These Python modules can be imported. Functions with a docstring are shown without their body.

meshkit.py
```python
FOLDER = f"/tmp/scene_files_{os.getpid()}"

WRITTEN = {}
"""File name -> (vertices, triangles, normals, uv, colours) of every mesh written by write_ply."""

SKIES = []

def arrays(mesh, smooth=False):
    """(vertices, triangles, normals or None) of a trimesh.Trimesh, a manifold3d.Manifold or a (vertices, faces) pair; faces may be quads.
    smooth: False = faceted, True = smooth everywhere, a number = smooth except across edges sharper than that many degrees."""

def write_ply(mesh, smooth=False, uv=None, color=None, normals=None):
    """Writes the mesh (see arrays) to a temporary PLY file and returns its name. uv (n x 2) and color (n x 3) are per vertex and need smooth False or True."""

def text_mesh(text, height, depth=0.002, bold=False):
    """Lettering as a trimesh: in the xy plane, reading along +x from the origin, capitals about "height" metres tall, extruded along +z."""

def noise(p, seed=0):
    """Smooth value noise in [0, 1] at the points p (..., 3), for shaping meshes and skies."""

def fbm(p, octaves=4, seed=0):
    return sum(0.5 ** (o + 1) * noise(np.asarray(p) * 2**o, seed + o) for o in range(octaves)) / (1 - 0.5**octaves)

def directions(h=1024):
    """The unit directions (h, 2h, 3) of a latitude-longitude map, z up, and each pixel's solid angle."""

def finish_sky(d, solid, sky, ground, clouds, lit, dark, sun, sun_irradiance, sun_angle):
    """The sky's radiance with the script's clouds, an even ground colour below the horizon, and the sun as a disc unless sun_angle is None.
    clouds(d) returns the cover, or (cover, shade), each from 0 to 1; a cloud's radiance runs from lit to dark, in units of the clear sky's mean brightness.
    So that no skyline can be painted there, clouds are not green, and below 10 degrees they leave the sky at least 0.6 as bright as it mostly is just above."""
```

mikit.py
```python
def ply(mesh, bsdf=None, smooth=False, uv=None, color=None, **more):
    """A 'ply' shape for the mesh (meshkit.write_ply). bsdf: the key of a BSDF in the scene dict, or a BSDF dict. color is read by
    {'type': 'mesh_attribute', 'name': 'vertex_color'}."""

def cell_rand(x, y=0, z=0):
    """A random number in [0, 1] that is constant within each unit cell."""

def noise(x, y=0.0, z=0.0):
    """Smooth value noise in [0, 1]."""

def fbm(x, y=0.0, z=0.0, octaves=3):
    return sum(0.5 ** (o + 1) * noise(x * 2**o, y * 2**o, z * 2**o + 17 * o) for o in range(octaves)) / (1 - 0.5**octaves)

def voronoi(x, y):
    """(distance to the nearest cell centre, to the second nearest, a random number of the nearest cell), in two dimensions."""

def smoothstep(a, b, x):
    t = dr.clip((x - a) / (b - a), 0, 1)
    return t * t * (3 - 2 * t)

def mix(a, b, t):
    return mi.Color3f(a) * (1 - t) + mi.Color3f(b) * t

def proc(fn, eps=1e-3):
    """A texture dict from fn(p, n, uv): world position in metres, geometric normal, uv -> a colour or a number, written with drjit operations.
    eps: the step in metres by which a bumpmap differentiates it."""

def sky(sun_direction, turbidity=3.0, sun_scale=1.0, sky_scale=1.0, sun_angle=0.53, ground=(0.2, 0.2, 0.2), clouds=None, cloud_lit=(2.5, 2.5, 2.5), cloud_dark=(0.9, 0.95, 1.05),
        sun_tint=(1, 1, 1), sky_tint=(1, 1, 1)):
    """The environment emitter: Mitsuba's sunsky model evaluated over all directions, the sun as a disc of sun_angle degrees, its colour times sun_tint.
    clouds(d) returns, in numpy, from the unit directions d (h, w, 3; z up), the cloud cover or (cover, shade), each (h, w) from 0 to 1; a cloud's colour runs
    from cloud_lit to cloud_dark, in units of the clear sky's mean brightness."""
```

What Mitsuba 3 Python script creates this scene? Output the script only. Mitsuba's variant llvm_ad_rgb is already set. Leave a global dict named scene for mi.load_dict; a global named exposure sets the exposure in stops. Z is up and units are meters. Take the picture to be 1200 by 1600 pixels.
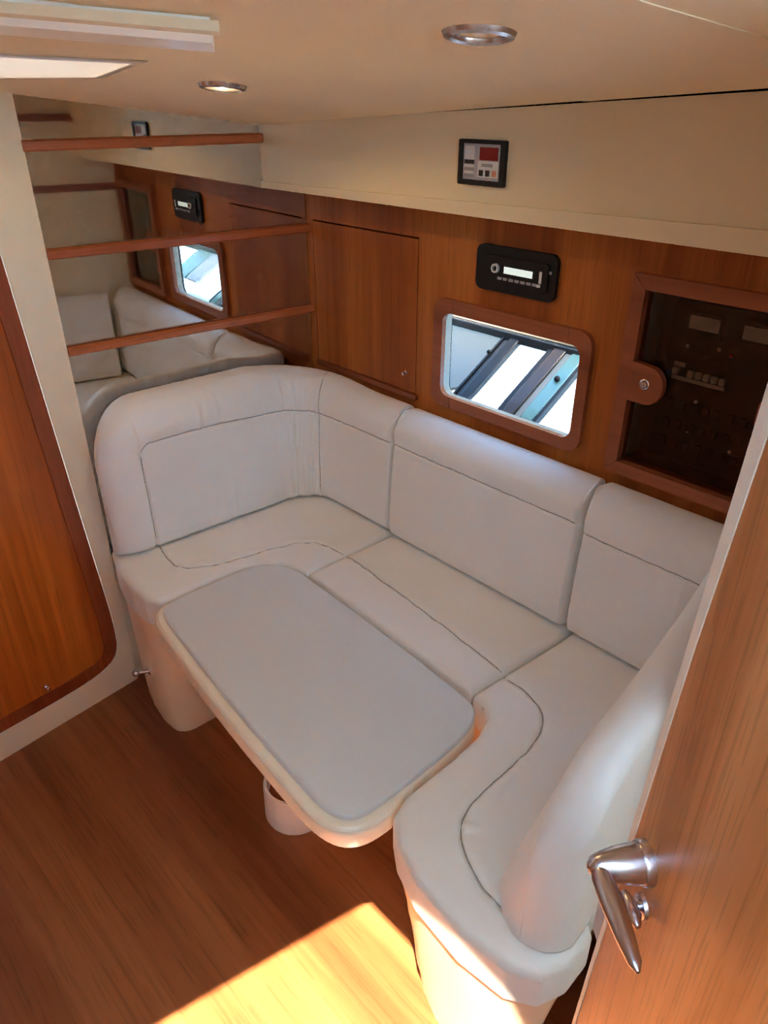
import math
import numpy as np
import trimesh
import mitsuba as mi
import drjit as dr
import mikit
import meshkit
from scipy.spatial import Delaunay, cKDTree
from shapely.geometry import Polygon, Point, LineString, box as sbox
from shapely import contains_xy

T = mi.ScalarTransform4f
scene, labels = {}, {}

# ------------------------------------------------------------------ camera, sky, exposure
CAM = np.array([1.838, -1.400, 1.624])
PITCH, HEAD = math.atan(650 / 1155.0), math.radians(42.9)
FWD = np.array([-math.cos(HEAD) * math.cos(PITCH), math.sin(HEAD) * math.cos(PITCH), -math.sin(PITCH)])
scene['camera'] = {'type': 'perspective', 'fov_axis': 'x', 'fov': 2 * math.degrees(math.atan(600 / 1155.0)),
                   'near_clip': 0.02, 'far_clip': 200.0,
                   'to_world': T().look_at(origin=CAM.tolist(), target=(CAM + FWD).tolist(), up=[0, 0, 1])}
SUN = np.array([0.27, -0.30, 1.0])
scene['sky'] = mikit.sky(SUN.tolist(), turbidity=3.0, sun_scale=1.7, sky_scale=3.0, sky_tint=(0.84, 1.04, 1.03), ground=(0.30, 0.30, 0.30))
exposure = 4.22


# ------------------------------------------------------------------ materials
def rgb(*c):
    return {'type': 'rgb', 'value': list(c)}


def srgb(r, g, b):
    f = lambda v: (v / 255 / 12.92) if v / 255 < 0.04045 else ((v / 255 + 0.055) / 1.055) ** 2.4
    return (f(r), f(g), f(b))


def wood(ax_across, ax_along, base, dark, light, scale=1.0, seed=0.0):
    """Veneer: long streaks along ax_along that vary along ax_across (unit vectors in the world)."""
    a, l = [float(v) for v in ax_across], [float(v) for v in ax_along]
    k = np.cross(ax_across, ax_along)
    k = [float(v) for v in k]

    def fn(p, n, uv):
        u = (p.x * a[0] + p.y * a[1] + p.z * a[2]) * scale + seed
        v = (p.x * l[0] + p.y * l[1] + p.z * l[2]) * scale
        w = (p.x * k[0] + p.y * k[1] + p.z * k[2]) * scale
        bend = mikit.noise(u * 5.0 + 3.1, v * 1.3, w * 5.0) * 0.05
        broad = mikit.fbm((u + bend) * 17.0, v * 0.9 + seed, w * 17.0, octaves=3)
        fine = mikit.fbm((u + bend * 0.6) * 120.0, v * 3.0, w * 120.0, octaves=2)
        pore = mikit.smoothstep(0.66, 0.80, mikit.noise(u * 520.0, v * 14.0, w * 520.0))
        c = mikit.mix(base, light, mikit.smoothstep(0.42, 0.78, broad))
        c = c * (1 - mikit.smoothstep(0.52, 0.30, broad) * 0.0)
        t = mikit.smoothstep(0.52, 0.24, broad) * 0.7 + mikit.smoothstep(0.55, 0.3, fine) * 0.22
        c = mikit.mix(c, dark, dr.clip(t, 0, 1))
        return mi.Color3f(c) * (1 - 0.16 * pore)
    return mikit.proc(fn)


X, Y, Z = np.array([1., 0, 0]), np.array([0., 1, 0]), np.array([0., 0, 1])


def principled(name, color, rough, spec=0.5, **kw):
    d = {'type': 'principled', 'base_color': color if isinstance(color, dict) else rgb(*color), 'roughness': rough, 'specular': spec}
    d.update(kw)
    scene[name] = {'type': 'twosided', 'bsdf': d}


PHI = math.radians(-38.0)
DD = np.array([math.cos(PHI), math.sin(PHI), 0.0])      # along the open door, edge to hinge
DN = np.array([math.sin(PHI), -math.cos(PHI), 0.0])     # out of its face, to the companionway
BE = np.array([0.053, -0.441, 0.0]); BE /= np.linalg.norm(BE)   # along the forward bulkhead
BN = np.array([-BE[1], BE[0], 0.0])                     # out of it, aft
BA = np.array([-0.017, -0.752, 0.0])

principled('wood_wall', wood(X, Z, (0.35, 0.094, 0.015), (0.24, 0.052, 0.008), (0.43, 0.135, 0.025)), 0.5, 0.3)
principled('wood_trim', wood(Z, X, (0.24, 0.065, 0.025), (0.17, 0.040, 0.014), (0.30, 0.090, 0.035), 1.3, 2.0), 0.32)
principled('wood_rail', wood(Z, Y, (0.34, 0.085, 0.026), (0.22, 0.050, 0.015), (0.42, 0.120, 0.040), 1.3, 5.0), 0.30)
principled('wood_hatch', wood(BE, Z, (0.36, 0.080, 0.010), (0.18, 0.030, 0.005), (0.50, 0.140, 0.020), 0.7, 7.0), 0.30)
principled('wood_hatch_edge', wood(BE, Z, (0.20, 0.040, 0.012), (0.14, 0.026, 0.008), (0.24, 0.055, 0.016), 1.2, 9.0), 0.32)
principled('wood_door', wood(DD, Z, (0.48, 0.175, 0.048), (0.32, 0.090, 0.020), (0.60, 0.250, 0.080), 0.9, 3.0), 0.36, 0.4)
principled('wood_floor', wood(Y, X, (0.23, 0.076, 0.024), (0.14, 0.039, 0.011), (0.29, 0.105, 0.036), 0.8, 1.0), 0.40, 0.4)


def leather_color(p, n, uv):
    b = mikit.fbm(p.x * 7.0, p.y * 7.0, p.z * 7.0, octaves=3)
    return mikit.mix((0.71, 0.68, 0.615), (0.76, 0.73, 0.665), b)


def leather_bump(p, n, uv):
    return mikit.fbm(p.x * 330.0, p.y * 330.0, p.z * 330.0, octaves=2) * 0.00022


scene['leather'] = {'type': 'twosided', 'bsdf': {'type': 'bumpmap', 'nested_texture': mikit.proc(leather_bump, eps=4e-4), 'scale': 1.0,
                    'nested_bsdf': {'type': 'principled', 'base_color': mikit.proc(leather_color), 'roughness': 0.46, 'specular': 0.45}}}


scene['grey_leather'] = {'type': 'twosided', 'bsdf': {'type': 'bumpmap', 'nested_texture': scene['leather']['bsdf']['nested_texture'], 'scale': 1.0,
                         'nested_bsdf': {'type': 'principled', 'base_color': rgb(0.585, 0.605, 0.60), 'roughness': 0.44, 'specular': 0.5}}}


def vinyl_color(p, n, uv):
    b = mikit.fbm(p.x * 5.0, p.y * 5.0, p.z * 5.0, octaves=3)
    return mikit.mix((0.67, 0.56, 0.375), (0.73, 0.615, 0.42), b)


def liner_bump(p, n, uv):
    return mikit.noise(p.x * 420.0, p.y * 420.0, p.z * 420.0) * 0.0002


principled('cream_vinyl', mikit.proc(vinyl_color), 0.55)
scene['headliner'] = {'type': 'twosided', 'bsdf': {'type': 'bumpmap', 'nested_texture': mikit.proc(liner_bump, eps=4e-4), 'scale': 1.0,
                      'nested_bsdf': {'type': 'principled', 'base_color': mikit.proc(vinyl_color), 'roughness': 0.6, 'specular': 0.4}}}
principled('cream_gelcoat', (0.70, 0.585, 0.41), 0.28)
principled('base_gelcoat', (0.75, 0.60, 0.42), 0.30)
principled('white_gelcoat', (0.80, 0.77, 0.70), 0.26)
principled('table_gelcoat', (0.80, 0.71, 0.56), 0.24)
principled('white_panel', (0.80, 0.79, 0.76), 0.4)
principled('tan_edge', (0.74, 0.62, 0.46), 0.35)
principled('black_plastic', (0.009, 0.009, 0.010), 0.45, 0.25)
principled('dark_gap', (0.03, 0.022, 0.018), 0.8)
principled('grey_plate', (0.38, 0.37, 0.42), 0.4)
principled('light_print', (0.62, 0.62, 0.64), 0.5)
principled('grey_print', (0.28, 0.28, 0.30), 0.5)
principled('red_window', (0.20, 0.012, 0.012), 0.2)
principled('orange_key', (0.55, 0.22, 0.12), 0.5)
principled('meter_face', (0.88, 0.87, 0.86), 0.4)
principled('panel_dark', (0.009, 0.006, 0.005), 0.4, 0.3)
principled('panel_brown', (0.028, 0.010, 0.006), 0.5)
principled('silver_key', (0.72, 0.69, 0.66), 0.35)
principled('seam_thread', (0.30, 0.27, 0.24), 0.6)
principled('warm_white', (0.34, 0.335, 0.28), 0.4)
principled('rubber', (0.010, 0.010, 0.011), 0.5)
principled('bar_grey', (0.05, 0.052, 0.054), 0.4)
principled('alloy_grey', (0.30, 0.31, 0.32), 0.35)
principled('green_tint', (0.22, 0.42, 0.36), 0.2)
principled('brown_bar', (0.07, 0.046, 0.036), 0.4)
principled('boat_white', (0.82, 0.83, 0.84), 0.4)
principled('water_blue', (0.05, 0.17, 0.30), 0.2)
principled('dock_green', (0.10, 0.22, 0.12), 0.7)
principled('lamp_reflector', (0.30, 0.29, 0.27), 0.3, metallic=0.8)
principled('cabin_port', (0.50, 0.30, 0.16), 0.5)
scene['lcd_glow'] = {'type': 'diffuse', 'reflectance': rgb(0.5, 0.55, 0.53)}
scene['chrome'] = {'type': 'twosided', 'bsdf': {'type': 'roughconductor', 'material': 'Cr', 'alpha': 0.06, 'distribution': 'ggx', 'specular_reflectance': rgb(1.0, 1.0, 1.0)}}
scene['mirror_glass'] = {'type': 'twosided', 'bsdf': {'type': 'conductor', 'material': 'none', 'specular_reflectance': rgb(0.66, 0.63, 0.59)}}
scene['smoked'] = {'type': 'thindielectric', 'int_ior': 1.3, 'specular_transmittance': rgb(0.62, 0.56, 0.52)}
scene['clear_pane'] = {'type': 'thindielectric', 'int_ior': 1.5, 'specular_transmittance': rgb(0.92, 0.95, 0.94)}


# ------------------------------------------------------------------ helpers
def add(key, mesh, bsdf, smooth=30, **kw):
    base, n = key, 0
    while key in scene:
        n += 1
        key = f'{base}_{n:03d}'
    scene[key] = mikit.ply(mesh, bsdf, smooth=smooth, **kw)
    return key


def tag(key, label=None, category=None, group=None, kind=None):
    labels[key] = {k: v for k, v in dict(label=label, category=category, group=group, kind=kind).items() if v}


def frame(o, ex, ey, ez):
    m = np.eye(4)
    m[:3, 0], m[:3, 1], m[:3, 2], m[:3, 3] = ex, ey, ez, o
    return m


def moved(mesh, m):
    mesh = mesh.copy()
    mesh.apply_transform(m)
    return mesh


def extrude(poly, h, m=None, z0=0.0):
    ms = [trimesh.creation.extrude_polygon(g, h, engine='earcut') for g in getattr(poly, 'geoms', [poly])]
    me = trimesh.util.concatenate(ms)
    me.apply_translation([0, 0, z0])
    return moved(me, m) if m is not None else me


def rbox(x0, x1, y0, y1, z0, z1, r=0.003, m=None):
    """A box with bevelled edges."""
    r = min(r, 0.45 * min(x1 - x0, y1 - y0, z1 - z0))
    pts = []
    for sx, ex in ((x0, 1), (x1, -1)):
        for sy, ey in ((y0, 1), (y1, -1)):
            for sz, ez in ((z0, 1), (z1, -1)):
                pts += [(sx, sy + ey * r, sz + ez * r), (sx + ex * r, sy, sz + ez * r), (sx + ex * r, sy + ey * r, sz)]
    me = trimesh.convex.convex_hull(np.array(pts))
    return moved(me, m) if m is not None else me


def rrect(x0, x1, y0, y1, r, n=6):
    return sbox(x0 + r, y0 + r, x1 - r, y1 - r).buffer(r, quad_segs=n)


def resample(ring, n, start):
    c = np.asarray(ring.coords)[:-1]
    i = np.argmin(np.linalg.norm(c - start, axis=1))
    c = np.roll(c, -i, axis=0)
    ls = LineString(np.vstack([c, c[:1]]))
    return np.array([ls.interpolate(t, normalized=True).coords[0] for t in np.arange(n) / n])


def loft(poly, steps, n=240, cap_top=True, cap_bottom=True):
    """Rings of the plan outline, each inset by d at height z."""
    poly = Polygon(poly) if not isinstance(poly, Polygon) else poly
    start = np.asarray(poly.exterior.coords)[0]
    rings = []
    for d, z in steps:
        if isinstance(d, Polygon):
            g = d
        else:
            g = poly.buffer(-d, quad_segs=12) if d else poly
        if hasattr(g, 'geoms'):
            g = max(g.geoms, key=lambda q: q.area)
        if not g.exterior.is_ccw:
            g = Polygon(list(g.exterior.coords)[::-1])
        q = resample(g.exterior, n, start)
        start = q[0]
        rings.append(np.column_stack([q, np.full(n, z)]))
    v = np.vstack(rings)
    f = []
    for k in range(len(rings) - 1):
        for i in range(n):
            a, b = k * n + i, k * n + (i + 1) % n
            f += [[a, b, b + n], [a, b + n, a + n]]
    f = np.array(f)
    parts = [trimesh.Trimesh(v, f, process=False)]
    for ok, r, up in ((cap_bottom, rings[0], False), (cap_top, rings[-1], True)):
        if ok:
            vv, ff = trimesh.creation.triangulate_polygon(Polygon(r[:, :2]), engine='earcut')
            ff = np.array(ff)
            vv = np.column_stack([vv, np.full(len(vv), r[0, 2])])
            nz = np.cross(vv[ff[:, 1]] - vv[ff[:, 0]], vv[ff[:, 2]] - vv[ff[:, 0]])[:, 2].sum()
            if (nz > 0) != up:
                ff = ff[:, ::-1]
            parts.append(trimesh.Trimesh(vv, ff, process=False))
    return trimesh.util.concatenate(parts)


def smooth_poly(pts, it=3, closed=True):
    p = np.array(pts, float)
    for _ in range(it):
        q = np.roll(p, -1, axis=0) if closed else p[1:]
        a = p if closed else p[:-1]
        n = np.empty((2 * len(a), p.shape[1]))
        n[0::2], n[1::2] = 0.75 * a + 0.25 * q, 0.25 * a + 0.75 * q
        p = n if closed else np.vstack([p[:1], n, p[-1:]])
    return p


def dense(line, step=0.004):
    ls = LineString(line)
    return np.array([ls.interpolate(t).coords[0] for t in np.arange(0, ls.length + step, step)])


def pillow(poly, z_bottom, z_top, r, seams=(), crown=0.006, wrinkle=0.0008, seed=0, h=0.007, groove=0.006, pucker=None):
    """An upholstered cushion over a plan outline: rounded rim, crowned top, stitched grooves, light creases."""
    if not isinstance(poly, Polygon):
        poly = Polygon(poly)
    poly = poly.buffer(0)
    ring_d = r * np.array([0.0, 0.03, 0.12, 0.27, 0.46, 0.70, 1.0])
    pts, n0 = [], None
    for d in ring_d:
        g = poly.buffer(-d, quad_segs=8) if d else poly
        if hasattr(g, 'geoms'):
            g = max(g.geoms, key=lambda q: q.area)
        n = max(40, int(g.exterior.length / (h * 0.9)))
        ls = g.exterior
        c = np.array([ls.interpolate(t, normalized=True).coords[0] for t in np.arange(n) / n])
        if n0 is None:
            n0 = n
            edge = c
        pts.append(c)
    inner = poly.buffer(-r - h * 0.6)
    x0, y0, x1, y1 = poly.bounds
    gx, gy = np.meshgrid(np.arange(x0, x1, h), np.arange(y0, y1, h))
    gx = gx + (np.arange(gx.shape[0]) % 2)[:, None] * h * 0.5
    ok = contains_xy(inner, gx.ravel(), gy.ravel())
    pts.append(np.column_stack([gx.ravel()[ok], gy.ravel()[ok]]))
    k_ = 0
    for s in seams:
        ln = LineString(dense(s))
        near = ln.buffer(0.0125)
        pts[-1 - k_] = pts[-1 - k_][~contains_xy(near, pts[-1 - k_][:, 0], pts[-1 - k_][:, 1])]
        for off in (0.0, -0.002, 0.002, -0.0045, 0.0045, -0.008, 0.008, -0.012, 0.012):
            d = dense(s, 0.0045)
            tg = np.gradient(d, axis=0)
            tg /= np.linalg.norm(tg, axis=1, keepdims=True) + 1e-12
            d = d + off * np.column_stack([-tg[:, 1], tg[:, 0]])
            pts.append(d[contains_xy(inner, d[:, 0], d[:, 1])])
            k_ += 1
    p = np.vstack(pts)
    _, keep = np.unique(np.round(p / 0.0006), axis=0, return_index=True)
    keep = np.unique(np.concatenate([np.arange(n0), keep]))
    p = p[keep]
    tri = Delaunay(p).simplices
    cen = p[tri].mean(1)
    tri = tri[contains_xy(poly.buffer(1e-5), cen[:, 0], cen[:, 1])]
    a = p[tri]
    area = np.cross(a[:, 1] - a[:, 0], a[:, 2] - a[:, 0])
    tri = tri[np.abs(area) > 1e-9]
    area = np.cross(p[tri][:, 1] - p[tri][:, 0], p[tri][:, 2] - p[tri][:, 0])
    tri[area < 0] = tri[area < 0][:, ::-1]
    d = cKDTree(dense(np.vstack([edge, edge[:1]]), 0.001)).query(p)[0]
    d[:n0] = 0
    q = np.clip(d / r, 0, 1)
    z = z_top - r + r * np.sqrt(np.clip(1 - (1 - q) ** 2, 0, 1))
    z += crown * (1 - np.exp(-np.clip(d - r, 0, 1) / 0.05))
    wr = wrinkle * (1 - np.exp(-d / 0.02))
    p3 = np.column_stack([p, np.zeros(len(p))])
    z += wr * 2 * (meshkit.fbm(p3 * 22 + seed * 7.3, 3) - 0.5)
    for s in seams:
        line = dense(s, 0.001)
        ds, idx = cKDTree(line).query(p)
        z -= groove * np.exp(-(ds / 0.0034) ** 2) * np.clip(d / (r * 0.6), 0, 1)
        z += 0.0022 * np.exp(-((ds - 0.016) / 0.010) ** 2) * np.clip(d / r, 0, 1)
        along = idx * 0.001
        pk = meshkit.noise(np.column_stack([along * 55 + seed, ds * 6, np.full(len(ds), seed)]), 3) - 0.5
        z += 0.0055 * pk * np.exp(-(ds / 0.030) ** 2) * np.clip(d / r, 0, 1) * (wrinkle / 0.0008)
    if pucker is not None:
        z += pucker(p, d)
    v = np.column_stack([p, z])
    e2 = np.column_stack([edge, np.full(n0, z_bottom)])
    nv = len(v)
    v = np.vstack([v, e2])
    f = []
    for i in range(n0):
        j = (i + 1) % n0
        f += [[nv + i, nv + j, j], [nv + i, j, i]]
    f = np.array(f)
    ccw = Polygon(edge).exterior.is_ccw
    if not ccw:
        f = f[:, ::-1]
    vb, fb = trimesh.creation.triangulate_polygon(Polygon(edge), engine='earcut')
    fb = np.array(fb) + len(v)
    v = np.vstack([v, np.column_stack([vb, np.full(len(vb), z_bottom)])])
    me = trimesh.Trimesh(v, np.vstack([tri, f, fb[:, ::-1]]), process=False)
    kd, th = cKDTree(p), []
    for s in seams:
        d = dense(s, 0.006)
        d = d[contains_xy(poly.buffer(-0.004), d[:, 0], d[:, 1])]
        zz = z[kd.query(d, k=3)[1]].mean(1)
        th.append(np.column_stack([d, np.convolve(np.pad(zz, 2, mode='edge'), np.ones(5) / 5, 'valid') + 0.0008]))
    return me, th


def seat(key, *a, **k):
    mat = k.pop('mat', 'leather')
    me, th = pillow(*a, **k)
    add(key, me, mat, smooth=True)
    for t in th:
        add(key + '__seam', tube(t, 0.0012, 6), 'seam_thread', smooth=True)
        labels[key + '__seam'] = {'label': 'grey stitched seam'}


def bolster(path, ztop, thick, zbot, seam_z=None, vseams=(), seam_from=None, seam_to=None, end0=0.02, end1=0.02, round0=0.0, round1=0.0,
            nround=0.06, wr=(), seed=0, lean=0.022, roll=0.008, rear=0.03):
    """A back cushion swept along its rear line in plan. ztop(s): height of its crown; round*: radius of the rounded end in elevation;
    seam_z(s): height of the stitched line below the head roll; vseams: s of upright seams; wr: (s, width, amplitude) of upright creases."""
    path = dense(smooth_poly(path, 4, closed=False), 0.005)
    seg = np.linalg.norm(np.diff(path, axis=0), axis=1)
    s = np.concatenate([[0], np.cumsum(seg)])
    L = s[-1]
    tan = np.gradient(path, axis=0)
    tan /= np.linalg.norm(tan, axis=1, keepdims=True)
    nor = np.column_stack([-tan[:, 1], tan[:, 0]])        # front is to the left of the path
    # finer rows at the ends
    def ends(e):
        return e * (1 - np.cos(np.linspace(0, np.pi / 2, 14)))
    su = np.unique(np.round(np.concatenate([ends(max(end0, 0.02)), L - ends(max(end1, 0.02)), np.arange(0, L, 0.0036)] + [v_ + np.arange(-0.012, 0.0121, 0.0015) for v_ in list(vseams) + [q_ for q_ in (seam_from, seam_to) if q_ and 0 < q_ < L]]), 5))
    su = su[(su >= 0) & (su <= L)]
    px = np.column_stack([np.interp(su, s, path[:, k]) for k in (0, 1)])
    nx = np.column_stack([np.interp(su, s, nor[:, k]) for k in (0, 1)])
    nx /= np.linalg.norm(nx, axis=1, keepdims=True)
    M = 190

    def seam_h(t):
        z_ = min(seam_z(t), ztop(t) - 0.085)
        for v_ in (seam_from, seam_to):
            if v_ and 0 < v_ < L:
                d_ = abs(t - v_)
                if d_ < 0.035:
                    z_ -= 0.035 - math.sqrt(max(0, 0.035 ** 2 - (0.035 - d_) ** 2))
        return z_

    rows = []
    for i, t in enumerate(su):
        k = 1.0
        if t < end0:
            k = min(k, math.sqrt(max(0, 1 - (1 - t / end0) ** 2)))
        if L - t < end1:
            k = min(k, math.sqrt(max(0, 1 - (1 - (L - t) / end1) ** 2)))
        h = ztop(t)
        for rr, q in ((round0, t), (round1, L - t)):
            if rr and q < rr:
                h -= rr * 1.35 * (1 - math.sqrt(max(0, 1 - (1 - q / rr) ** 2)))
        th = thick * max(k, 0.004)
        hh = h - zbot
        tr = min(nround, th * 0.5)
        # profile: rear bottom -> rear top -> crown -> front top -> front bottom
        prof = [(th * 0.02, 0.0), (0.0, hh - tr)]
        tf, ra = th - lean * k, min(rear, th * 0.4)
        ang = np.linspace(np.pi, np.pi / 2, 10)
        prof = [(th * 0.02, 0.0), (0.0, hh - ra)]
        prof += [(ra + ra * math.cos(a_), hh - ra + ra * math.sin(a_)) for a_ in ang]
        prof += [(ra + (tf - ra) * math.cos(a_), hh - tr + tr * math.sin(a_)) for a_ in np.linspace(np.pi / 2, 0, 22)[1:]]
        prof += [(th, 0.035), (th - 0.004 * k, 0.010), (th - 0.014 * k, 0.0)]
        pr = np.array(prof)
        pr[:, 0] += (thick - th) * 0.5
        cum = np.concatenate([[0], np.cumsum(np.linalg.norm(np.diff(pr, axis=0), axis=1))])
        uu = np.linspace(0, cum[-1], 700)
        dens = np.ones(700)
        if seam_z is not None:
            au = np.column_stack([np.interp(uu, cum, pr[:, 0]), np.interp(uu, cum, pr[:, 1])])
            dens += 7 * np.exp(-((au[:, 1] + zbot - seam_h(t)) / 0.014) ** 2) * (au[:, 0] > thick * 0.5)
        cd = np.concatenate([[0], np.cumsum(0.5 * (dens[1:] + dens[:-1]))])
        u = np.interp(np.linspace(0, cd[-1], M), cd, uu)
        a = np.column_stack([np.interp(u, cum, pr[:, 0]), np.interp(u, cum, pr[:, 1])])
        # outward direction of the profile
        g = np.gradient(a, axis=0)
        g /= np.linalg.norm(g, axis=1, keepdims=True) + 1e-9
        o = np.column_stack([-g[:, 1], g[:, 0]])
        disp = np.zeros(M)
        zz = a[:, 1] + zbot
        front = np.clip((a[:, 0] - thick * 0.5) / (th * 0.3 + 1e-6), 0, 1) * k
        if seam_z is not None:
            s0, s1 = seam_from if seam_from is not None else -1, seam_to if seam_to is not None else L + 1
            inside = 1 / (1 + math.exp(-(t - s0) / 0.006)) * 1 / (1 + math.exp(-(s1 - t) / 0.006))
            sz = seam_h(t)
            dz = zz - sz
            disp -= 0.0065 * np.exp(-(dz / 0.0038) ** 2) * front * inside
            disp += roll * np.exp(-((dz - 0.035) / 0.03) ** 2) * front
            pk = meshkit.noise(np.column_stack([np.full(M, t * 60 + seed), dz * 8, np.full(M, 1.0)]), 5) - 0.5
            disp += 0.004 * pk * np.exp(-((dz - 0.015) / 0.03) ** 2) * front
            for vs in (s0, s1):
                if 0 < vs < L:
                    below = 1 / (1 + np.exp((zz - sz) / 0.006))
                    disp -= 0.0065 * math.exp(-((t - vs) / 0.0042) ** 2) * front * below
        for vs in vseams:
            disp -= 0.006 * math.exp(-((t - vs) / 0.004) ** 2) * front
        for ws, ww, amp in wr:
            m_ = math.exp(-((t - ws) / ww) ** 2)
            if m_ > 0.01:
                c = meshkit.fbm(np.column_stack([np.full(M, t * 55 + seed), zz * 3.5, np.full(M, seed + 0.5)]), 2) - 0.5
                disp += amp * 2 * c * m_ * front
        disp += 0.0025 * (meshkit.fbm(np.column_stack([np.full(M, t * 9 + seed), zz * 9, np.full(M, seed)]), 2) - 0.5) * front
        disp += 0.006 * front * np.sin(np.clip((zz - zbot) / (hh + 1e-9), 0, 1) * np.pi)
        a = a + o * disp[:, None]
        rows.append(np.column_stack([px[i] + nx[i] * a[:, :1], a[:, 1] + zbot]))
    V = np.vstack(rows)
    n = len(rows)
    threads = []
    if seam_z is not None:
        G = np.array(rows)
        s0, s1 = max(0.012, seam_from or 0), min(L - 0.012, seam_to if seam_to else L)
        run = []
        for i_, t in enumerate(su):
            if s0 <= t <= s1:
                g = G[i_]
                z_ = seam_h(t)
                half = np.argmax(g[:, 2])
                run.append(g[half + np.argmin(np.abs(g[half:, 2] - z_))])
        run = np.array(run)
        for v_, e_ in ((seam_from, 0), (seam_to, -1)):
            if v_ and 0 < v_ < L:
                g = G[np.argmin(np.abs(su - v_))]
                half = np.argmax(g[:, 2])
                col = g[half:]
                col = col[(col[:, 2] < run[e_, 2]) & (col[:, 2] > zbot + 0.015)][::4]
                run = np.vstack([col[::-1], run]) if e_ == 0 else np.vstack([run, col])
        threads.append(run)
        for v_ in vseams:
            g = G[np.argmin(np.abs(su - v_))]
            half = np.argmax(g[:, 2])
            col = g[half:]
            threads.append(col[(col[:, 2] > zbot + 0.015)][::4])
    i, j = np.meshgrid(np.arange(n - 1), np.arange(M - 1), indexing='ij')
    q = np.stack([i * M + j, i * M + j + 1, (i + 1) * M + j + 1, (i + 1) * M + j], -1).reshape(-1, 4)
    f = np.vstack([q[:, [0, 1, 2]], q[:, [0, 2, 3]]])
    # close the two ends and the underside
    caps = []
    for k, flip in ((0, False), (n - 1, True)):
        c = len(V)
        V = np.vstack([V, rows[k].mean(0)[None]])
        for m_ in range(M - 1):
            t_ = [k * M + m_, k * M + m_ + 1, c]
            caps.append(t_[::-1] if not flip else t_)
    for k in range(n - 1):
        a0, a1, b0, b1 = k * M, k * M + M - 1, (k + 1) * M, (k + 1) * M + M - 1
        caps += [[a0, b0, a1], [b0, b1, a1]]
    me = trimesh.Trimesh(V, np.vstack([f, np.array(caps)]), process=False)
    if me.volume < 0:
        me.invert()
    return me, threads


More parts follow.
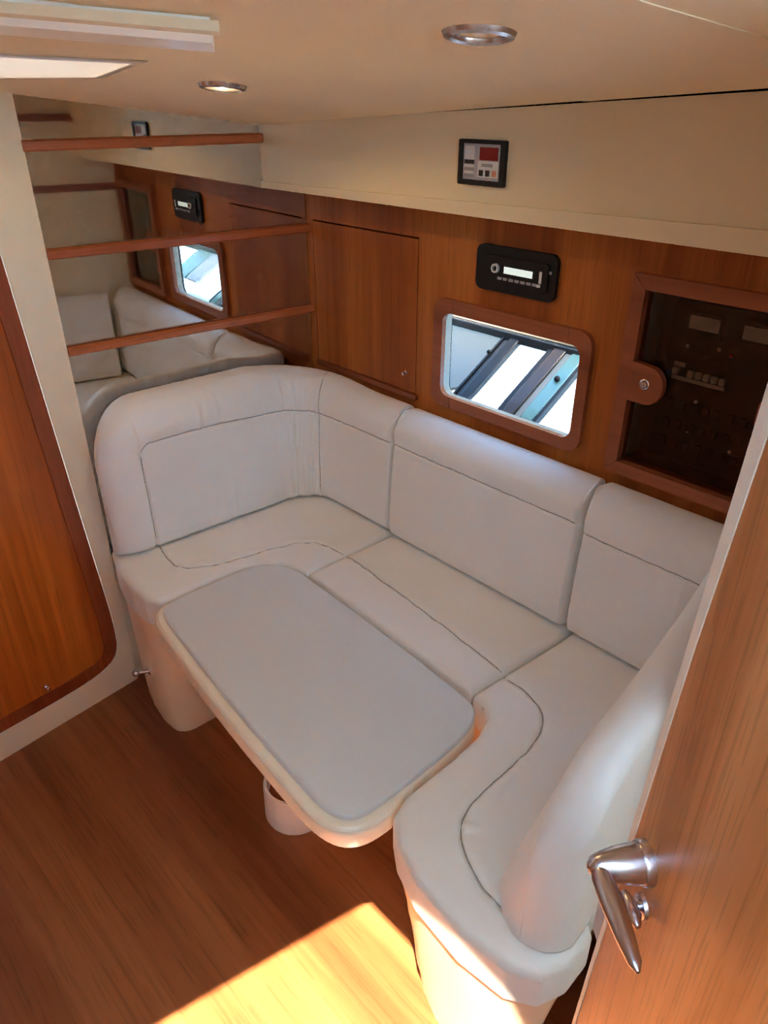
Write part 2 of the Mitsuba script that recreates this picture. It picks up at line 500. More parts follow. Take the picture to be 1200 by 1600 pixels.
def back(key, *a, **k):
    me, th = bolster(*a, **k)
    add(key, me, 'leather', smooth=True)
    for t in th:
        t = np.array([t[0]] + [q for p_, q in zip(t[:-1], t[1:]) if np.linalg.norm(q - p_) > 1e-4])
        add(key + '__seam', tube(smooth_poly(t, 1, False), 0.0013, 6), 'seam_thread', smooth=True)
    labels[key + '__seam'] = {'label': 'grey stitched seam'}


def lathe(profile, n=32):
    me = trimesh.creation.revolve(np.array(profile, float), sections=n)
    if me.volume < 0:
        me.invert()
    return me


def tube(pts, rad, n=14, cap=True):
    pts = np.asarray(pts, float)
    rad = np.broadcast_to(rad, (len(pts),))
    t = np.gradient(pts, axis=0)
    t /= np.linalg.norm(t, axis=1, keepdims=True)
    ref = np.array([0, 0, 1.0]) if abs(t[0, 2]) < 0.9 else np.array([1.0, 0, 0])
    rows = []
    for p, d, r in zip(pts, t, rad):
        a = np.cross(d, ref); a /= np.linalg.norm(a)
        b = np.cross(d, a)
        th = np.arange(n) * 2 * np.pi / n
        rows.append(p + r * (np.cos(th)[:, None] * a + np.sin(th)[:, None] * b))
    V = np.vstack(rows)
    f = []
    for k in range(len(pts) - 1):
        for i in range(n):
            a, b = k * n + i, k * n + (i + 1) % n
            f += [[a, b, b + n], [a, b + n, a + n]]
    if cap:
        for k, fl in ((0, True), (len(pts) - 1, False)):
            c = len(V)
            V = np.vstack([V, pts[k][None]])
            for i in range(n):
                t_ = [k * n + i, k * n + (i + 1) % n, c]
                f.append(t_[::-1] if fl else t_)
    me = trimesh.Trimesh(V, np.array(f), process=False)
    if me.volume < 0:
        me.invert()
    return me


# frames: FX maps local (x, z, depth towards the room) to the side wall
SIDE = frame([0, 0, 0], X, Z, -Y)            # local x -> x, local y -> z, local z -> -y (into the room)
BULK = frame(BA, BE, Z, BN * 1.0)            # local x along the bulkhead, y up, z aft
if np.linalg.det(BULK[:3, :3]) < 0:
    BULK[:3, :3] = BULK[:3, :3]
DOOR0 = np.array([1.605, -0.82, 0.0])
DOORM = frame(DOOR0, DD, Z, -np.cross(DD, Z) * -1.0)
DOORM[:3, 2] = np.cross(DD, Z)


def ceil_z(x, y):
    return 1.558 + 0.058 * x + 0.118 * (-y - 0.14)


# ------------------------------------------------------------------ setting: floor
add('floor', rbox(-0.6, 3.2, -2.2, 0.1, -0.03, 0.0, 0.001), 'wood_floor', smooth=False)
tag('floor', 'reddish brown wood floor with fore and aft grain', kind='structure')

# side wall with openings for the locker, the window and the switch panel
wall = sbox(-0.06, 0.0, 1.49, 1.46)
wall = wall.difference(sbox(0.0255, 0.898, 0.4615, 1.3135)).difference(rrect(0.560, 0.985, 0.922, 1.155, 0.03)).difference(sbox(1.105, 0.922, 1.405, 1.296))
add('wall_starboard', extrude(wall, 0.02, SIDE, -0.02), 'wood_wall', smooth=False)
tag('wall_starboard', 'red-brown wood veneer side wall above the sofa', kind='structure')
# hull side behind the veneer, open only at the window and behind the switch panel
hull_lining = sbox(-0.06, 0.0, 1.49, 1.46).difference(rrect(0.556, 0.989, 0.918, 1.159, 0.03)).difference(sbox(1.095, 0.912, 1.415, 1.306))
add('wall_starboard_backing', extrude(hull_lining, 0.01, SIDE, -0.034), 'dark_gap', smooth=False)
tag('wall_starboard_backing', 'hull lining behind the wood side wall', kind='structure')
# cream upper side with a lip along its lower edge, the top following the ceiling
prof = []
up = Polygon([(-0.06, 1.41), (1.62, 1.41), (1.62, ceil_z(1.62, -0.14) - 0.0042), (0.85, ceil_z(0.85, -0.14) - 0.0014), (0.52, ceil_z(0.52, -0.14) + 0.001), (-0.06, ceil_z(-0.06, -0.14) + 0.02)])
add('wall_starboard_upper', extrude(up, 0.155, SIDE, -0.015), 'cream_vinyl', smooth=False)
tag('wall_starboard_upper', 'cream upper cabin side above the wood wall', kind='structure')
lip = Polygon([(-0.02, 1.405), (1.60, 1.405), (1.60, 1.447), (0.16, 1.4225), (-0.02, 1.421)])
add('wall_starboard_upper__lip', extrude(lip, 0.006, SIDE, 0.140), 'cream_vinyl', smooth=False)

# ceiling in panels with thin joints
def ceiling_panel(pts, t=0.02, drop=0.0, hole=False):
    g = Polygon(pts).buffer(0)
    if hole:
        g = g.difference(COVER.buffer(-0.012))
    me = extrude(g, t)
    v = me.vertices
    z = ceil_z(v[:, 0], v[:, 1]) - drop
    me.vertices = np.column_stack([v[:, 0], v[:, 1], z + v[:, 2]])
    return me


COVER = Polygon([(0.647, -0.775), (0.400, -0.740), (0.201, -0.844), (-0.10, -1.0), (-0.10, -1.5), (0.10, -1.5), (0.478, -0.945)])
J1 = [(0.998, -0.10), (1.014, -0.58), (0.953, -0.79), (0.911, -0.98), (0.80, -1.6), (0.75, -2.2)]
J2 = [(1.445, -0.10), (1.430, -0.461), (1.398, -0.65), (1.33, -1.2), (1.25, -2.2)]
add('ceiling', ceiling_panel([(-0.5, 0.1), (2.5, 0.1), (2.5, -1.255), (1.528, -1.246), (1.462, -1.66), (1.38, -2.2), (-0.5, -2.2)], 0.03, -0.008, True), 'dark_gap', smooth=False)
tag('ceiling', 'cream cabin headliner sloping down to the cabin side', kind='structure')
add('ceiling__panel', ceiling_panel([(-0.5, -0.135)] + [(-0.5, -2.2)] + [(x + 0.004, y) for x, y in J1[::-1]] + [(1.0, -0.146)], 0.007, 0.0, True), 'headliner', smooth=False)
add('ceiling__panel', ceiling_panel([(0.998, -0.146)] + J1[1:] + J2[::-1][:-1] + [(1.445, -0.149)], 0.007, 0.0012), 'headliner', smooth=False)
add('ceiling__panel', ceiling_panel([(1.441, -0.149)] + [(x - 0.004, y) for x, y in J2[1:4]] + [(1.49, -1.45), (1.527, -1.246), (2.5, -1.255), (2.5, -0.15)], 0.007), 'headliner', smooth=False)

# forward bulkhead with the opening of the wood hatch
hatch = Polygon(smooth_poly([(0.104, 1.326), (0.076, 0.851), (0.045, 0.385), (0.036, 0.25), (0.040, 0.13), (0.12, 0.092), (0.26, 0.088), (0.42, 0.090), (0.52, 0.09), (0.60, 0.13), (0.63, 0.25), (0.63, 1.45), (0.60, 1.53), (0.50, 1.56), (0.24, 1.56), (0.13, 1.53), (0.112, 1.45)], 2))
bul = Polygon([(0.0, 0.0), (1.3, 0.0), (1.3, 1.95), (0.0, 1.95)])
bul = bul.difference(hatch)
BM = frame(BA, BE, Z, BN)
if np.linalg.det(BM[:3, :3]) < 0:
    pass
if BN[0] < 0:
    BN = -BN
BM = frame(BA, BE, Z, BN)


def bmesh(poly, h, z0):
    me = extrude(poly, h, None, z0)
    v = me.vertices
    me.vertices = BA + v[:, :1] * BE + v[:, 1:2] * Z + v[:, 2:3] * BN
    me.fix_normals()
    return me


add('wall_forward', bmesh(bul, 0.03, -0.03), 'cream_gelcoat', smooth=False)
tag('wall_forward', 'cream forward bulkhead around the wood hatch', kind='structure')
PORT = frame([0, -1.95, 0], X, Z, -Y)
add('wall_port', extrude(sbox(-0.6, 0.0, 3.2, 2.0), 0.05, PORT, 0.0), 'cabin_port', smooth=False)
tag('wall_port', 'port side of the cabin', kind='structure')

# aft bulkhead behind the aft end of the sofa, to the doorway
A0, A1 = np.array([1.468, 0.02, 0]), np.array([1.585, -0.735, 0])
AE = (A1 - A0) / np.linalg.norm(A1 - A0)
AN = np.array([AE[1], -AE[0], 0])
if AN[0] > 0:
    AN = -AN
AL = np.linalg.norm(A1 - A0)


def aft(poly, h, z0):
    me = extrude(poly, h, None, z0)
    v = me.vertices
    me.vertices = A0 + v[:, :1] * AE + v[:, 1:2] * Z + v[:, 2:3] * AN
    me.fix_normals()
    return me


add('wall_aft', aft(Polygon([(0, 0), (AL, 0), (AL, 0.40), (0.60, 0.44), (0.60, 1.80), (0, 1.80)]), 0.03, -0.03), 'cream_gelcoat', smooth=False)
tag('wall_aft', 'cream aft bulkhead behind the sofa end', kind='structure')

# outside shell: side deck aft of the doorway
add('wall_starboard_aft', rbox(1.62, 2.35, -0.16, -0.10, 0, 1.75), 'cream_gelcoat', smooth=False)
tag('wall_starboard_aft', 'cream side of the entrance', kind='structure')

add('wall_added_aft', rbox(2.5, 2.55, -2.0, 0.1, 0.0, 1.40, 0.004), 'cream_gelcoat', smooth=False)  # unseen wall, added to hold back low sky glare from aft
tag('wall_added_aft', 'added unseen cream wall aft of the entrance that cuts low sky light', kind='structure')
# unseen slab added behind the entrance to keep direct sun off the door
add('added_sun_shade', rbox(2.42, 5.5, -3.0, 1.2, 3.3, 3.36, 0.01), 'boat_white', smooth=False)
tag('added_sun_shade', 'added unseen white slab behind the entrance that keeps sun off the door', kind='structure')

# ------------------------------------------------------------------ mirror and rails
MD = np.array([-0.028, -0.752, 0]); ML = np.linalg.norm(MD); ME = MD / ML
MN = np.array([-ME[1], ME[0], 0])
if MN[0] < 0:
    MN = -MN


def mir(poly, h, z0):
    me = extrude(poly, h, None, z0)
    v = me.vertices
    me.vertices = v[:, :1] * ME + v[:, 1:2] * Z + v[:, 2:3] * MN
    me.fix_normals()
    return me


add('wall_mirror_backing', mir(sbox(-0.02, 0.0, ML + 0.01, 1.68), 0.03, -0.036), 'cream_gelcoat', smooth=False)
tag('wall_mirror_backing', 'bulkhead behind the mirror', kind='structure')
add('mirror', mir(Polygon([(0.003, 0.46), (ML - 0.003, 0.46), (ML - 0.003, 1.66), (0.003, 1.60)]), 0.004, -0.005), 'mirror_glass', smooth=False)
tag('mirror', 'large wall mirror behind three wood rails, reflecting the sofa and side wall', 'mirror')


def rail(y0, y1, z0, z1, z_h, lab):
    v0, v1 = -y0, -y1
    pts = []
    n = 12
    rows = []
    for k in range(2):
        s_ = (v0, v1)[k]
        zc = (z0, z1)[k]
        for dz, dn in ((-z_h / 2 + 0.003, 0.0), (-z_h / 2, 0.003), (-z_h / 2, 0.013), (-z_h / 2 + 0.004, 0.018), (z_h / 2 - 0.004, 0.018), (z_h / 2, 0.013), (z_h / 2, 0.003), (z_h / 2 - 0.003, 0.0)):
            rows.append(ME * s_ + Z * (zc + dz) + MN * dn)
    k = add('rail', trimesh.convex.convex_hull(np.array(rows)), 'wood_rail', smooth=False)
    tag(k, lab, 'rail', 'wood rails across the mirror')
    return k


rail(-0.140, -0.755, 1.527, 1.529, 0.024, 'top one of three wood rails across the mirror, just below the ceiling')
rail(0.0, -0.752, 1.288, 1.300, 0.024, 'middle one of three wood rails across the mirror, level with the stereo')
rail(0.0, -0.750, 1.055, 1.067, 0.022, 'lowest of three wood rails across the mirror, above the sofa corner')

# rails on the aft bulkhead, seen in the mirror
for zc in (1.29, 1.05, 1.55):
    k = add('aft_rail', aft(sbox(0.01, zc - 0.013, 0.53, zc + 0.013), 0.016, 0.0), 'wood_trim', smooth=False)
    tag(k, {1.29: 'middle dark wood rail on the aft bulkhead', 1.05: 'lowest dark wood rail on the aft bulkhead, just above the sofa', 1.55: 'top dark wood rail on the aft bulkhead, under the ceiling'}[zc] + ', seen in the mirror', 'rail', 'dark rails on the aft bulkhead')

# ------------------------------------------------------------------ wood hatch in the forward bulkhead
edge = hatch.buffer(-0.004)
inner = hatch.buffer(-0.044)
add('hatch_door__panel', bmesh(inner, 0.012, -0.012), 'wood_hatch', smooth=False)
add('hatch_door__edging', bmesh(edge.difference(inner.buffer(-0.001)), 0.016, -0.012), 'wood_hatch_edge', smooth=False)
kn = lathe([(0, 0.0), (0.007, 0.0), (0.007, 0.004), (0.004, 0.006), (0.004, 0.010), (0.007, 0.013), (0.006, 0.018), (0, 0.020)], 20)


def knob_at(o, axis, s=1.0):
    ref = Z if abs(axis[2]) < 0.9 else X
    ex = np.cross(ref, axis); ex /= np.linalg.norm(ex)
    m = frame(o, ex * s, np.cross(axis, ex) * s, np.asarray(axis, float) * s)
    return moved(kn, m)


add('hatch_door__knob', knob_at(BA + BE * 0.272 + Z * 0.156, BN, 0.9), 'chrome')
labels['hatch_door__knob'] = {'label': 'small chrome knob'}
labels['hatch_door__edging'] = {'label': 'dark red-brown edging'}
tag('hatch_door', 'glossy orange-brown wood door with rounded corner set in the cream bulkhead', 'door')

# ------------------------------------------------------------------ locker door on the side wall
k0 = extrude(sbox(0.0285, 0.900, 0.4590, 1.3085), 0.019, SIDE, -0.019)
add('locker_door__panel', k0, 'wood_wall', smooth=False)
add('locker_door__knob', knob_at(np.array([0.423, -0.0, 0.951]), -Y, 0.8), 'chrome')
labels['locker_door__knob'] = {'label': 'small chrome knob'}
tag('locker_door', 'flush square wood locker door in the side wall next to the mirror', 'locker door')
add('locker_door__moulding', extrude(sbox(0.03, 0.884, 0.47, 0.898), 0.010, SIDE, 0.0), 'wood_trim', smooth=False)

# ------------------------------------------------------------------ window in the side wall
wf_o, wf_i = rrect(0.533, 1.003, 0.900, 1.183, 0.035), rrect(0.565, 0.975, 0.930, 1.148, 0.026)
ring = wf_o.difference(wf_i)
for nm, cut in (('frame_rail', sbox(0.60, 1.10, 0.94, 1.3)), ('frame_rail', sbox(0.60, 0.8, 0.94, 0.98)), ('frame_stile', sbox(0.4, 0.8, 0.60, 1.3)), ('frame_stile', sbox(0.94, 0.8, 1.2, 1.3))):
    c = ring.intersection(cut)
    if nm == 'frame_rail':
        c = c.difference(sbox(0.4, 1.0, 0.60, 1.12)) if cut.bounds[1] > 1.0 else c
    add('window_1__' + nm, extrude(c.buffer(-0.0004), 0.014, SIDE, 0.0), 'wood_trim', smooth=False)
tag('window_1', 'rounded wood-framed window in the side wall under the stereo', kind='structure')
# lining of the window well
well = rrect(0.560, 0.985, 0.922, 1.155, 0.03)
add('window_1__lining', extrude(well.difference(well.buffer(-0.003)), 0.024, SIDE, -0.024), 'warm_white', smooth=False)
add('window_1__pane', extrude(wf_i.buffer(0.004), 0.0005, SIDE, -0.012), 'clear_pane', smooth=False) if False else None

# raked hull port outside the well: bars that run outward and up
def rake(y):
    return 0.88 + 0.577 * (y - 0.04)


RD = np.array([0, math.cos(math.radians(30)), math.sin(math.radians(30))])
RN = np.array([0, -math.sin(math.radians(30)), math.cos(math.radians(30))])


def rbar(x0, x1, l0, l1, h, off=0.0):
    me = rbox(0, 1, 0, 1, 0, 1, 0.08)
    v = me.vertices
    o = np.array([0, 0.04, 0.88])
    me.vertices = o + (x0 + v[:, :1] * (x1 - x0)) * X + (l0 + v[:, 1:2] * (l1 - l0)) * RD + (off + v[:, 2:3] * h) * RN
    return me


def part(nm, mesh, mat, lab=None, sm=False):
    k = add('hull_port__' + nm, mesh, mat, smooth=sm)
    if lab:
        labels[k] = {'label': lab}


part('side_panel', rbar(-0.10, 0.545, 0.03, 0.42, 0.012), 'warm_white', 'cream side panel')
part('gasket', rbar(0.545, 0.552, 0.03, 0.42, 0.016), 'rubber')
part('channel', rbar(0.552, 0.572, 0.03, 0.42, 0.010), 'bar_grey')
part('gasket', rbar(0.572, 0.604, 0.03, 0.42, 0.018), 'rubber')
part('gasket', rbar(0.703, 0.722, 0.03, 0.42, 0.016), 'rubber')
part('post', rbar(0.722, 0.760, 0.03, 0.42, 0.022), 'brown_bar', 'dark brown post')
part('channel', rbar(0.760, 0.780, 0.03, 0.42, 0.016), 'warm_white')
part('tinted_bar', rbar(0.780, 0.820, 0.03, 0.42, 0.020), 'green_tint', 'pale green bar')
part('catch', moved(trimesh.creation.icosphere(2, 0.008), frame(np.array([0, 0.04, 0.88]) + 0.80 * X + 0.17 * RD + 0.026 * RN, X, Y, Z)), 'rubber', 'black catch', True)
part('catch', moved(trimesh.creation.icosphere(2, 0.006), frame(np.array([0, 0.04, 0.88]) + 0.546 * X + 0.20 * RD + 0.018 * RN, X, Y, Z)), 'rubber', None, True)
part('gasket', rbar(0.820, 0.830, 0.03, 0.42, 0.020), 'rubber')
part('side_panel', rbar(1.06, 1.16, 0.10, 0.42, 0.014), 'boat_white')
part('tinted_bar', rbar(1.16, 1.30, 0.10, 0.42, 0.014), 'green_tint')
part('head_bar', rbox(-0.10, 1.7, 0.262, 0.282, 1.016, 1.0435), 'bar_grey', 'grey head bar')
part('head_panel', rbox(-0.10, 1.7, 0.270, 0.282, 1.0435, 1.30), 'warm_white', 'cream panel above the head bar')
part('pane', rbar(0.600, 0.706, 0.03, 0.42, 0.002, 0.002), 'clear_pane')
part('pane', rbar(0.828, 1.062, 0.03, 0.42, 0.002, 0.002), 'clear_pane')
tag('hull_port', 'slanted black-edged glazing with pale green bar seen through the wood-framed window', 'window')

# neighbouring white boat, water and a green quay strip outside
add('neighbour_boat', loft([(-6, 1.5), (0.9, 1.3), (1.6, 1.6), (2.0, 2.4), (-6, 3.4)], [(0.25, -1.1), (0.0, 0.2), (0.0, 1.0), (0.1, 1.06)], 120), 'boat_white', smooth=30)
tag('neighbour_boat', 'bright white boat side seen outside through the window', 'boat')
add('water', rbox(-25, 25, 0.45, 40, -1.3, -1.1), 'water_blue', smooth=False)
tag('water', 'blue harbour water outside the window', 'water', kind='stuff')

# ------------------------------------------------------------------ stereo
add('stereo__surround', extrude(rrect(0.664, 0.890, 1.226, 1.327, 0.018), 0.012, SIDE, 0.0), 'black_plastic', smooth=False)
add('stereo__faceplate', extrude(rrect(0.690, 0.872, 1.247, 1.307, 0.006), 0.006, SIDE, 0.012), 'black_plastic', smooth=False)
add('stereo__display', extrude(sbox(0.752, 1.2715, 0.832, 1.2865), 0.001, SIDE, 0.018), 'lcd_glow', smooth=False, emitter={'type': 'area', 'radiance': rgb(0.030, 0.036, 0.034)})
labels['stereo__display'] = {'label': 'pale lit display strip'}
kr = lathe([(0.006, 0.0), (0.0105, 0.0), (0.0105, 0.006), (0.009, 0.008), (0.006, 0.006)], 24)
add('stereo__dial', moved(kr, frame(np.array([0.729, -0.0185, 1.280]), X, Z, -Y)), 'light_print', smooth=False)
for i in range(7):
    x = 0.735 + i * 0.0165
    add('stereo__button', rbox(x, x + 0.0125, -0.0205, -0.018, 1.2560, 1.2625, 0.0008), 'grey_print', smooth=False)
add('stereo__button', rbox(0.846, 0.856, -0.0205, -0.018, 1.2555, 1.262, 0.0008), 'light_print', smooth=False)
add('stereo__button', rbox(0.851, 0.858, -0.0205, -0.018, 1.264, 1.290, 0.0008), 'light_print', smooth=False)
add('stereo__button', rbox(0.872, 0.879, -0.0150, -0.012, 1.286, 1.293, 0.0008), 'grey_print', smooth=False)
tag('stereo', 'black car-style stereo in a wide rounded black surround on the wood wall', 'stereo')

# ------------------------------------------------------------------ thermostat panel on the cream upper side
UP = frame([0, -0.14, 0], X, Z, -Y)
add('control_panel__bezel', extrude(rrect(0.716, 0.836, 1.4655, 1.549, 0.004).difference(sbox(0.7265, 1.4755, 0.8245, 1.5415)), 0.010, UP, 0.0), 'black_plastic', smooth=False)
add('control_panel__plate', extrude(sbox(0.7265, 1.4755, 0.8245, 1.5415), 0.006, UP, 0.0), 'grey_plate', smooth=False)
add('control_panel__screen', extrude(sbox(0.7705, 1.5125, 0.8165, 1.5355), 0.0015, UP, 0.006), 'red_window', smooth=False)
labels['control_panel__screen'] = {'label': 'dark red display'}
add('control_panel__key_field', extrude(sbox(0.7665, 1.481, 0.8195, 1.5105), 0.001, UP, 0.006), 'light_print', smooth=False)
for i in range(3):
    add('control_panel__key', extrude(sbox(0.771 + i * 0.017, 1.4835, 0.781 + i * 0.017, 1.4945), 0.0012, UP, 0.007), ('dark_gap', 'dark_gap', 'orange_key')[i], smooth=False)
add('control_panel__caption', extrude(sbox(0.776, 1.5005, 0.805, 1.5065), 0.0004, UP, 0.007), 'grey_print', smooth=False)
for i, (z0, z1, m_) in enumerate(((1.513, 1.537, 'light_print'), (1.5045, 1.5115, 'dark_gap'), (1.4985, 1.503, 'light_print'), (1.4925, 1.497, 'grey_print'), (1.4865, 1.491, 'light_print'), (1.4805, 1.485, 'grey_print'))):
    add('control_panel__indicator', extrude(sbox(0.7305, z0, 0.7560, z1), 0.001, UP, 0.006), m_, smooth=False)
tag('control_panel', 'small square black-bezelled control panel with a dark red display on the cream cabin side', 'control panel')

# ------------------------------------------------------------------ switch panel cabinet
def mitre(p, h, z0=0.0):
    return extrude(Polygon(p), h, SIDE, z0)


xo0, xo1, zo0, zo1, xi0, xi1, zi0, zi1 = 1.076, 1.436, 0.893, 1.322, 1.106, 1.406, 0.923, 1.292
for nm, p in (('frame_rail', [(xo0, zo1), (xi0, zi1), (xi1, zi1), (xo1, zo1)]), ('frame_rail', [(xo0, zo0), (xo1, zo0), (xi1, zi0), (xi0, zi0)]),
              ('frame_stile', [(xo0, zo0), (xi0, zi0), (xi0, zi1), (xo0, zo1)]), ('frame_stile', [(xo1, zo0), (xo1, zo1), (xi1, zi1), (xi1, zi0)])):
    add('switch_cabinet__' + nm, mitre(Polygon(p).buffer(-0.0005, join_style=2).exterior.coords, 0.020), 'wood_trim', smooth=False)
tabp = Polygon([(1.100, 1.066), (1.145, 1.066)] + [(1.145 + 0.035 * math.cos(a), 1.106 + 0.040 * math.sin(a)) for a in np.linspace(-np.pi / 2, np.pi / 2, 16)] + [(1.100, 1.150)])
add('switch_cabinet__latch_tab', extrude(tabp, 0.016, SIDE, 0.006), 'wood_trim', smooth=False)
add('switch_cabinet__latch_tab__button', moved(lathe([(0, 0.006), (0.006, 0.006), (0.008, 0.004), (0.009, 0.0), (0.011, -0.001), (0.011, -0.002), (0, -0.002)], 20), frame(np.array([1.139, -0.023, 1.108]), X, Z, -Y)), 'chrome')
add('switch_cabinet__glazing', extrude(sbox(xi0 - 0.004, zi0 - 0.004, xi1 + 0.004, zi1 + 0.004), 0.0006, SIDE, 0.001), 'smoked', smooth=False)
labels['switch_cabinet__glazing'] = {'label': 'smoked clear front'}
boxp = sbox(xi0 - 0.005, zi0 - 0.005, xi1 + 0.005, zi1 + 0.005)
add('switch_cabinet__box', trimesh.util.concatenate([extrude(boxp.difference(boxp.buffer(-0.004, join_style=2)), 0.055, SIDE, -0.075), extrude(boxp, 0.004, SIDE, -0.079)]), 'panel_brown', smooth=False)
PAN = frame([0, 0.055, 0], X, Z, -Y)
add('switch_cabinet__switch_board', extrude(rrect(1.139, 1.390, 0.938, 1.272, 0.004), 0.010, PAN, -0.005), 'panel_dark', smooth=False)
for x in (1.180, 1.287):
    add('switch_cabinet__meter', extrude(rrect(x - 0.006, x + 0.066, 1.205, 1.255, 0.004), 0.010, PAN, 0.005), 'black_plastic', smooth=False)
    add('switch_cabinet__meter', extrude(sbox(x, 1.222, x + 0.060, 1.248), 0.001, PAN, 0.015), 'meter_face', smooth=False)
sp = trimesh.creation.icosphere(2, 0.004)
scene['led_red'] = {'type': 'diffuse', 'reflectance': rgb(0.7, 0.05, 0.04)}
for x, z, m_ in ((1.271, 1.183, 'led_red'), (1.181, 1.184, 'silver_key'), (1.245, 1.190, 'silver_key'), (1.312, 0.992, 'silver_key'), (1.222, 1.075, 'silver_key'), (1.200, 1.020, 'panel_brown'), (1.218, 1.010, 'silver_key'), (1.245, 0.99, 'panel_brown'), (1.300, 1.235, 'silver_key')):
    add('switch_cabinet__indicator', moved(sp, frame(np.array([x, 0.049, z]), X, Y, Z)), m_, smooth=True)
add('switch_cabinet__label_strip', extrude(sbox(1.160, 1.111, 1.272, 1.119), 0.001, PAN, 0.005), 'silver_key', smooth=False)
add('switch_cabinet__label_strip', extrude(sbox(1.160, 1.139, 1.184, 1.148), 0.001, PAN, 0.005), 'silver_key', smooth=False)
for i in range(7):
    x = 1.162 + i * 0.0165
    add('switch_cabinet__rocker_switch', rbox(x, x + 0.012, 0.041, 0.050, 1.123, 1.137, 0.001), 'silver_key' if i != 1 else 'black_plastic', smooth=False)
for r_ in range(3):
    for i in range(8):
        x, z = 1.162 + i * 0.026, 1.060 - r_ * 0.042
        add('switch_cabinet__breaker', rbox(x, x + 0.014, 0.044, 0.050, z - 0.009, z + 0.009, 0.001), 'panel_dark' if (i + r_) % 4 else 'panel_brown', smooth=False)
tag('switch_cabinet', 'wood-framed cabinet with a smoked front over a dark electrical switch board', 'switch panel')

# ------------------------------------------------------------------ sofa base
fwd_front = [(0.472, -0.417), (0.425, -0.424), (0.380, -0.444), (0.345, -0.485), (0.331, -0.54), (0.325, -0.64), (0.322, -0.735), (0.312, -0.777), (0.275, -0.798), (0.205, -0.802), (0.125, -0.793), (0.055, -0.776), (-0.008, -0.756)]
aft_front = [(1.083, -0.440), (1.120, -0.447), (1.150, -0.472), (1.167, -0.52), (1.173, -0.60), (1.174, -0.73), (1.190, -0.780), (1.237, -0.814), (1.311, -0.841), (1.419, -0.852), (1.505, -0.842), (1.549, -0.814), (1.568, -0.765), (1.566, -0.70)]
base = [(0.0, -0.02)] + [(1.455, -0.02)] + [(1.545, -0.68)] + aft_front[::-1][1:] + [(x, y) for x, y in fwd_front]
base_poly = Polygon(base).buffer(0)
bp = base_poly.buffer(-0.012).buffer(-0.06).buffer(0.06)


def base_ring(df, da):
    g = bp.buffer(-df).intersection(sbox(-1, -2, 0.7, 1)).union(bp.buffer(-da).intersection(sbox(0.699, -2, 3, 1)))
    return g if not hasattr(g, 'geoms') else max(g.geoms, key=lambda q: q.area)


add('sofa_base', loft(bp, [(base_ring(0.012, 0.050), 0.0), (base_ring(0.008, 0.036), 0.10), (base_ring(0.003, 0.014), 0.28), (0.0, 0.38), (0.0, 0.402), (0.01, 0.408)], 420), 'base_gelcoat', smooth=35)
tag('sofa_base', 'smooth cream moulded base under the sofa seat cushions', 'sofa base')
# pull knob on the forward end of the base
kp = np.array([0.165, -0.776, 0.165])
kd = np.array([-0.25, -0.93, 0.15]); kd /= np.linalg.norm(kd)
add('base_pull', trimesh.util.concatenate([tube([kp, kp + kd * 0.034], 0.0055), moved(trimesh.creation.icosphere(2, 0.0105), frame(kp + kd * 0.040, X, Y, Z)),
    moved(lathe([(0, 0.004), (0.011, 0.004), (0.014, 0.0), (0, 0.0)], 20), frame(kp, *[np.cross(kd, Z) / np.linalg.norm(np.cross(kd, Z)), np.cross(np.cross(kd, Z), kd) / np.linalg.norm(np.cross(np.cross(kd, Z), kd)), kd]))]), 'chrome')
tag('base_pull', 'small chrome pull on the rounded forward end of the cream sofa base', 'pull')

# ------------------------------------------------------------------ seat cushions
def cl(pts, inset=0.003):
    g = Polygon(pts).buffer(0).buffer(-inset)
    return g if not hasattr(g, 'geoms') else max(g.geoms, key=lambda q: q.area)


fseat = Polygon([(0.004, -0.015), (0.481, -0.015)] + fwd_front)
sf = smooth_poly([(0.064, -0.643), (0.150, -0.664), (0.232, -0.664), (0.268, -0.60), (0.284, -0.535), (0.299, -0.455), (0.330, -0.350), (0.385, -0.297), (0.440, -0.284), (0.479, -0.281)], 2, False)
seat('seat_cushion', cl(fseat), 0.41, 0.497, 0.022, seams=[sf], wrinkle=0.0012, seed=1)
tag('seat_cushion', 'curved white leather seat cushion in the corner below the mirror', 'seat cushion')
mseat = Polygon([(0.481, -0.015), (1.106, -0.015), (1.104, -0.16), (1.083, -0.440), (0.472, -0.417)])
seat('seat_cushion_001', cl(mseat), 0.41, 0.497, 0.020, seams=[np.array([(0.474, -0.281), (1.094, -0.338)])], wrinkle=0.0010, seed=2)
tag('seat_cushion_001', 'straight white leather seat cushion in the middle, between the two curved end cushions', 'seat cushion')
aseat = Polygon([(1.106, -0.015), (1.455, -0.015), (1.545, -0.68), (1.566, -0.70)] + aft_front[::-1][1:] + [(1.104, -0.16)])
sa = smooth_poly([(1.088, -0.345), (1.150, -0.350), (1.225, -0.372), (1.262, -0.43), (1.272, -0.50), (1.272, -0.60), (1.277, -0.67), (1.300, -0.722), (1.360, -0.762), (1.440, -0.778), (1.520, -0.770)], 2, False)
seat('seat_cushion_002', cl(aseat), 0.41, 0.497, 0.022, seams=[sa], wrinkle=0.0014, seed=3)
tag('seat_cushion_002', 'bluish white leather end seat cushion with an s-curved seam, nearest the open door', 'seat cushion')

